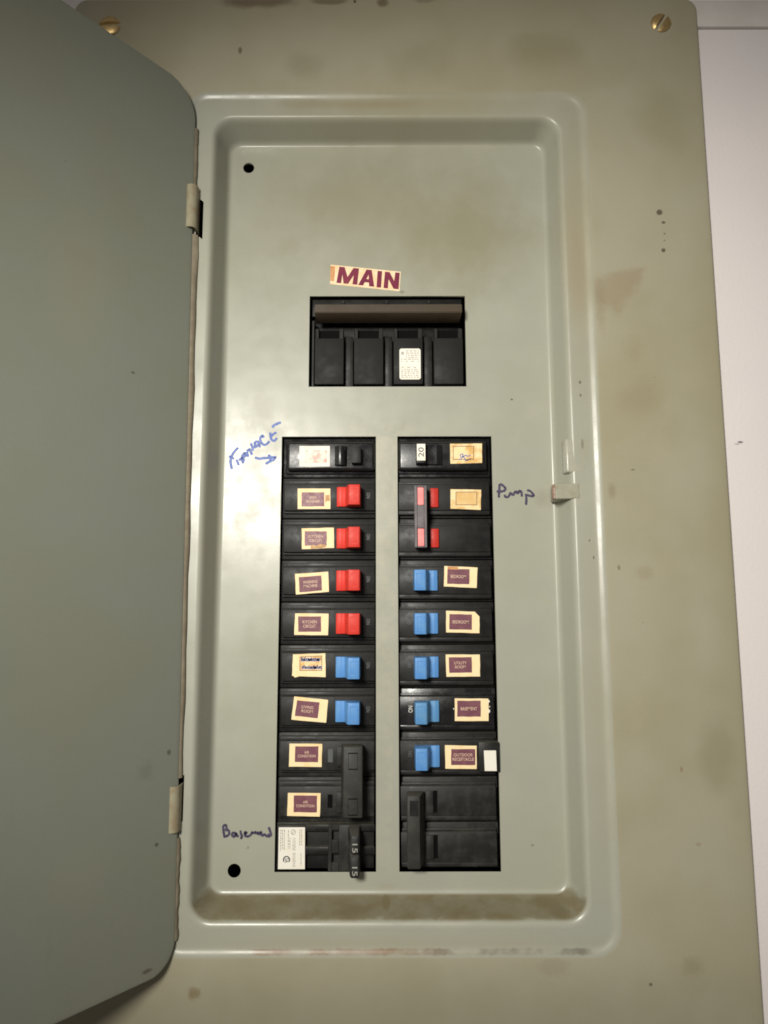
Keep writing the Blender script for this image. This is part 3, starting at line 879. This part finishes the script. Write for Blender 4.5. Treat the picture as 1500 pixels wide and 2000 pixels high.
# peeling flakes beside the BASEMENT label
o7 = (COLX[1], 4.0, ZR(6) - 12.4)
bm = bmesh.new()
for (x, z, s) in ((59.8, -159.6, .8), (60.1, -162.6, .45), (59.75, -165.2, 1.1), (39.0, -163.8, .5)):
    prism([(x - s * .5, z - s), (x + s * .5, z - s * .4), (x + s * .3, z + s), (x - s * .6, z + s * .6)], -.3, -.05, bm)
place('paper_flakes', bm, M_white, child_label(t7), o7)
# white tag in its black holder on the last blue breaker
o8 = (COLX[1], 4.0, ZR(7) - 12.4)
hold = place('tag_holder', rbox(52.9, 65.1, -2.2, 5, -199.2, -182.4, .6, 2), M_black, t8, o8, 40)
place('white_tag', prism([(55.9, -187.0), (62.9, -187.0), (63.1, -198.4), (56.2, -198.4)][::-1], -2.45, -2.15), M_white, hold, o8)

# --- top left: black breaker with faded label
def top_left():
    base = (COLX[-1], 4.0, ZR(0) - 12.4); cx = COLX[-1]
    t = thing('circuit_breaker', 'glossy black breaker with black switch and faded pink label, at the top of left column', 'circuit breaker', base)
    place('case', case_bm(-1, gloss=True), M_gloss, t, (0, 0, -12.4), 40, None, (0, -4.0, 0))
    pts = [(-32.0, 2)]
    for i in range(11):
        a = radians(180 - 180 * i / 10); pts.append((-28.0 + 3.8 * cos(a), -2.0 - 4.2 * sin(a)))
    pts += [(-23.2, 1.0), (-15.8, 1.0), (-15.6, 2)]
    pts = [(x, y) for x, y in pts]
    place('rocker_switch', profx(pts, -19.0, -7.0, .3), M_gloss, t, base, 40)
    place('switch_grip', rbox(-21.4, -15.6, -8.2, 1.2, -18.3, -8.2, .35, 2), M_black, t, base, 40)
    add_label(t, base, 'L1', None, -2.2, M_white, 'faded')


top_left()


# --- top right: black breaker with a white 20 on its switch
def top_right():
    base = (COLX[1], 4.0, ZR(0) - 12.4)
    t = thing('circuit_breaker', 'glossy black breaker whose switch carries a white 20, beside a tan framed label', 'circuit breaker', base)
    place('case', case_bm(1, gloss=True), M_gloss, t, (0, 0, -12.4), 40, None, (0, -4.0, 0))
    pts = [(17.6, 2), (17.8, -8.6), (18.2, -9.0), (23.0, -9.0), (23.4, -8.6), (24.4, -4.2), (30.5, -4.6), (34.0, -3.2), (34.4, 2)]
    rk = place('rocker_switch', profx(pts, -18.6, -6.2, .3), M_gloss, t, base, 40)
    face = place('number_plate', prism([(18.15, -17.1), (23.25, -17.1), (23.25, -6.9), (18.15, -6.9)], -9.16, -8.95), M_white, rk, base)
    lab = add_label(t, base, 'R1', None, -2.2, M_aged, 'frame')
    bm = bmesh.new()
    stroke([(45.5, -14.0), (45.0, -12.2), (46.8, -11.8), (46.2, -13.6), (48.5, -12.4), (49.2, -13.2), (51.5, -12.4)], .5, -2.43, bm=bm)
    stroke([(44.2, -15.6), (47.0, -13.6), (48.5, -15.8), (51.5, -14.6), (48.0, -16.2)], .5, -2.43, bm=bm, seed=4)
    place('handwriting', bm, M_bluepen, lab, base)
    place('lettering', text_bm(['20'], 20.7, -12.0, 5.9, 3.4, -9.2, 90, .02), M_darkprint, rk, base)


top_right()


# --- the Pump breaker: two poles, red switches under a grey tie bar
def pump_breaker():
    base = (COLX[1], 4.0, ZR(2) - 12.4)
    t = thing('circuit_breaker', 'double breaker with two red switches joined by a grey tie bar and a tan label', 'circuit breaker', base)
    bm = bmesh.new()
    b = case_bm(1, 2)
    place('case', b, M_black, t, (0, 0, -12.4 - 25.4), 40, None, (0, -4.0, 0))
    for za, zb in ((-44.5, -32.7), (-69.0, -57.5)):
        place('rocker_switch', rbox(26.5, 31.4, -1.6, 2.5, za, zb, .5, 2), M_redB, t, base, 40)
    # tie bar with two windows
    x0, x1, z0, z1 = 16.4, 23.7, -69.6, -32.6
    wins = [(-44.4, -33.5), (-69.0, -58.2)]
    bm = bmesh.new()
    ze = [z0, wins[1][0], wins[1][1], wins[0][0], wins[0][1], z1]
    rbox(x0, x0 + 1.7, -11.0, -3.5, z0, z1, .25, 1, bm); rbox(x1 - 1.5, x1, -11.0, -3.5, z0, z1, .25, 1, bm)
    rbox(x0 + 1.7, x1 - 1.5, -10.85, -5, ze[2], ze[3], .3, 1, bm)
    rbox(x0 + 1.7, x1 - 1.5, -10.8, -5, ze[0], ze[1], .15, 1, bm); rbox(x0 + 1.7, x1 - 1.5, -10.8, -5, ze[4], ze[5], .15, 1, bm)
    tie = place('tie_bar', bm, M_smoked, t, base, 40)
    for a, b in wins:
        bm = rbox(x0 + 1.8, x1 - 1.6, -10.3, -6, a + .1, b - .1, .3, 1)
        rbox(x0 + 2.0, x1 - 1.8, -10.45, -10, b - 3.4, b - 2.9, 0, 1, bm)
        place('switch_tip', bm, M_pink, tie, base, 40)
    add_label(t, base, 'R2', None, YF, M_aged, 'frame')


pump_breaker()


# --- AIR CONDITION: two poles on one long black handle
def aircon_breaker():
    base = (COLX[-1], 4.0, ZR(8) - 12.4)
    t = thing('circuit_breaker', 'double breaker with long black handle and two AIR CONDITION labels', 'circuit breaker', base)
    place('case', case_bm(-1, 2), M_dusty, t, (0, 0, -12.4 - 25.4), 40, None, (0, -4.0, 0))
    h = rbox(-25.0, -14.2, -13.0, -3.0, -221.3, -182.9, .7, 2)
    for v in h.verts:
        if v.co.x < -20 and v.co.y > -8: v.co.x -= 1.6
    hd = place('handle', h, M_worn, t, base, 40)
    bm = bmesh.new()
    for z in (-186.3, -195.0, -211.0, -219.6):
        rbox(-22.2, -16.8, -13.14, -12.9, z - .28, z + .28, 0, 1, bm)
    for z in (-186.3, -211.0):
        for x in (-22.2, -16.95): rbox(x, x + .15, -13.12, -12.9, z - 8.5, z - .3, 0, 1, bm)
    place('grooves', bm, M_deep, hd, base)
    for zc in (ZR(7), ZR(8)):
        place('switch_arm', rbox(-29.5, -24.2, -2.6, 3, zc - 5.6, zc + 5.6, .4, 2), M_dusty, t, base, 40)
        place('switch_window', rbox(-34.6, -31.8, -.12, .3, zc - 3.5, zc + 3.9, 0, 1), M_faintprint if zc == ZR(7) else M_deep, t, base)
    add_label(t, base, 'L8', ['AIR', 'CONDITION'], YF, M_cream, 'plum', (10.4, 3.6))
    add_label(t, base, 'L9', ['AIR', 'CONDITION'], YF, M_cream, 'plum', (10.4, 3.6))


aircon_breaker()


# --- blank double breaker at the foot of the right column
def blank_breaker():
    base = (COLX[1], 4.0, ZR(9) - 12.4)
    t = thing('circuit_breaker', 'blank unlabelled double breaker with tall black handle at the foot of right column', 'circuit breaker', base)
    b = case_bm(1, 2)
    place('case', b, M_dusty, t, (0, 0, -12.4 - 25.4), 40, None, (0, -4.0, 0))
    h = rbox(11.0, 18.1, -13.0, -1.0, -248.4, -209.7, .7, 2)
    for v in h.verts:
        if v.co.y > -8 and v.co.x > 14: v.co.x += 3.2
    hd = place('handle', h, M_worn, t, base, 40)
    bm = rbox(12.3, 17.2, -13.12, -12.8, -220.3, -212.0, 0, 1)
    place('handle_recess', bm, M_black, hd, base)
    for za, zb in ((-221.9, -209.8), (-246.9, -234.2)):
        place('switch_arm', rbox(22.0, 26.4, -1.7, 3, za, zb, .4, 2), M_dusty, t, base, 40)
        place('switch_slot', rbox(26.4, 28.8, -.1, .3, za, zb, 0, 1), M_deep, t, base)


blank_breaker()


# --- tandem breaker at the foot of the left column
def tandem_breaker():
    base = (COLX[-1], 4.0, ZR(9) - 12.4); zc = ZR(9)
    t = thing('circuit_breaker', 'tandem breaker with two black switches marked 15 and a white rating label at its left', 'circuit breaker', base)
    bm = bmesh.new()
    rbox(-64.2, -7.0, 3.0, 46, -253.4, -228.3, .5, 2, bm)
    for za, zb in ((-232.2, -228.5), (-244.9, -240.7)):
        rbox(-47.3, -7.2, -.2, 5, za, zb, .5, 2, bm)
        for k in range(1, 5): pass
    rbox(-63.6, -47.0, -.2, 5, -253.2, -228.9, .5, 2, bm)
    place('case', bm, M_black, t, base, 40)
    bm = bmesh.new()
    rbox(-34.0, -31.9, -1.8, 4, -253.3, -228.4, .3, 1, bm); rbox(-28.0, -15.5, -1.8, 4, -253.3, -228.4, .4, 2, bm)
    rbox(-31.9, -28.0, -1.8, 4, -230.9, -228.4, .2, 1, bm); rbox(-31.9, -28.0, -1.8, 4, -243.4, -236.6, .2, 1, bm); rbox(-31.9, -28.0, -1.8, 4, -253.3, -248.8, .2, 1, bm)
    rbox(-31.9, -28.0, 2.0, 4, -253.0, -228.6, 0, 1, bm)
    place('switch_housing', bm, M_dusty, t, base, 40)
    for (za, zb, n) in ((-240.6, -231.0, 0), (-253.4, -242.6, 1)):
        h = rbox(-21.0, -15.8, -12.2, 0, za, zb, 1.3, 3)
        for v in h.verts:
            k = (v.co.y + 12.2) / 12.2
            v.co.z += k * 3.2 - (1 - k) * .4
            if v.co.x < -18: v.co.x -= k * 1.8
            if v.co.y < -10 and v.co.z > (za + zb) / 2 + 2: v.co.y += 1.2
        sw = place('switch_handle', h, M_dusty, t, base, 40)
        zt = (za + zb) / 2 - 1.7
        place('lettering', text_bm(['15'], -18.3, zt, 4.7, 2.9, -12.26, -90, .015), M_numprint, sw, base)
    lab = place('rating_label', prism([(-62.6, -252.5), (-47.3, -252.5), (-47.5, -229.8), (-62.5, -229.8)], -.4, -.15), M_white, t, base)
    bm = bmesh.new(); rnd = random.Random(3)
    def dash(x0, x1, z0, z1):
        z = z0
        while z > z1:                     # fine print too small to read, running down the label
            L = rnd.uniform(.5, 1.6); prism([(x0, max(z1, z - L)), (x1, max(z1, z - L)), (x1, z), (x0, z)], -.44, -.39, bm)
            z -= L + rnd.uniform(.25, .5)
    for x in (-61.6, -60.6, -59.5): dash(x, x + .55, -231, -242.0 + rnd.uniform(-1, 1))
    for x in (-57.2, -56.3): dash(x, x + .5, -231.2 if x < -57 else -235.5, -241.5)
    for x in (-54.4, -53.4): dash(x, x + .5, -235.5, -242.5)
    for x in (-50.6, -49.6): dash(x, x + .5, -231, -240.0)
    for x in (-54.2, -53.3): dash(x, x + .5, -243.6, -251.4)
    for x in (-49.8,): dash(x, x + .5, -243.8, -250.6)
    place('fine_print', bm, M_greyprint, lab, base)
    bm = bmesh.new()
    def annulus(cx, cz, r0, r1, y0, a0=0, a1=360):
        n = 24
        for i in range(n):
            p = radians(a0 + (a1 - a0) * i / n); q = radians(a0 + (a1 - a0) * (i + 1) / n)
            prism([(cx + r0 * cos(p), cz + r0 * sin(p)), (cx + r1 * cos(p), cz + r1 * sin(p)), (cx + r1 * cos(q), cz + r1 * sin(q)), (cx + r0 * cos(q), cz + r0 * sin(q))], y0, y0 + .04, bm)
    annulus(-54.2, -232.4, 1.1, 1.5, -.44)
    prism([(-55.2, -233.2), (-54.9, -233.5), (-53.2, -231.7), (-53.5, -231.4)], -.45, -.40, bm)
    place('round_symbol', bm, M_greyprint, lab, base)
    bm = bmesh.new()
    annulus(-57.8, -247.4, 1.45, 2.1, -.44, -40, 220)
    merge(bm, text_bm(['SA'], -57.7, -247.8, 2.6, 2.4, -.44, -90, .03))
    place('certification_mark', bm, M_darkprint, lab, base)


tandem_breaker()


# --- main breaker
def main_breaker():
    base = (0.6, 3.0, 31.9)
    t = thing('main_breaker', 'wide black four pole main breaker with brown trip bar under the MAIN sticker', 'main breaker', base)
    bm = bmesh.new()
    rbox(-47.3, 48.3, 12.0, 60, 32.0, 90.2, .5, 2, bm)
    for xa, xb in ((-26.0, -21.0), (-1.2, 3.8), (23.5, 29.0)): rbox(xa, xb, 4.2, 14, 32.2, 66.0, .5, 2, bm)
    rbox(-47.2, -45.5, 2.5, 14, 32.2, 76, .4, 1, bm)
    rbox(-46.9, 47.8, 1.0, 6, 78.0, 89.3, .5, 2, bm)
    for x in (-27.5, .2, 27.0): rbox(x - 1.2, x + 1.2, .3, 3, 86.0, 88.4, .4, 1, bm)
    place('case', bm, M_black, t, base, 40)
    for (xa, xb) in ((-44.9, -26.7), (-20.3, -1.9), (4.5, 22.8), (29.7, 48.0)):
        bm = bmesh.new()
        y0 = -1.0; sx0, sx1 = xa + 2.6, xb - 3.0
        rbox(xa, xb, y0, 6, 33.1, 62.9, .6, 2, bm)                   # body of the pole with a real pocket at the top
        rbox(xa + .2, sx0, y0 + .5, 6, 62.4, 69.4, .4, 1, bm); rbox(sx1, xb - .2, y0 + .5, 6, 62.4, 69.4, .4, 1, bm)
        pc = place('pole_cover', bm, M_matte, t, base, 40)
        place('slot_pocket', rbox(sx0 - .2, sx1 + .2, y0 + 3.0, 6.5, 62.6, 69.0, 0, 1), M_deep, pc, base)  # near-black colour stands in for the slot's deep shade
    bar_poly = [(-11.6, 75.3), (-11.0, 74.9), (3.5, 74.4), (3.5, 84.5), (-7.4, 82.4), (-11.6, 80.2)]
    bm = bmesh.new()
    a = [bm.verts.new((-44.2, y, z)) for y, z in bar_poly]; b = [bm.verts.new((46.6, y, z)) for y, z in bar_poly]
    n = len(a); bm.faces.new(a); bm.faces.new(list(reversed(b)))
    for i in range(n): bm.faces.new((a[i], b[i], b[(i + 1) % n], a[(i + 1) % n]))
    bmesh.ops.recalc_face_normals(bm, faces=list(bm.faces))
    bmesh.ops.bevel(bm, geom=list(bm.edges), offset=.35, segments=2, affect='EDGES')
    place('trip_bar', bm, M_brownbar, t, base, 40)
    pts = rrect(8.15, 21.35, 35.95, 55.95, 1.4, 5, 1, 1)
    lab = place('rating_label', prism(pts, -1.2, -.95), M_white, t, base)
    bm = bmesh.new(); rnd = random.Random(5)
    for z in (54.4, 53.0, 51.6, 50.2, 49.0, 47.6, 43.8, 42.4, 41.2, 40.0, 38.6, 37.4):
        x = 9.2 + (3 if z > 49.5 else 0)
        while x < 20.2:
            L = rnd.uniform(.7, 2.0); prism([(x, z - .3), (min(20.3, x + L), z - .3), (min(20.3, x + L), z + .3), (x, z + .3)], -1.24, -1.19, bm)
            x += L + rnd.uniform(.4, .9) + (1.6 if z in (47.6, 43.8) else 0)
    prism([(9.2, 52.0), (10.9, 52.0), (10.9, 53.8), (9.2, 53.8)], -1.24, -1.19, bm)
    place('fine_print', bm, M_greyprint, lab, base)


main_breaker()
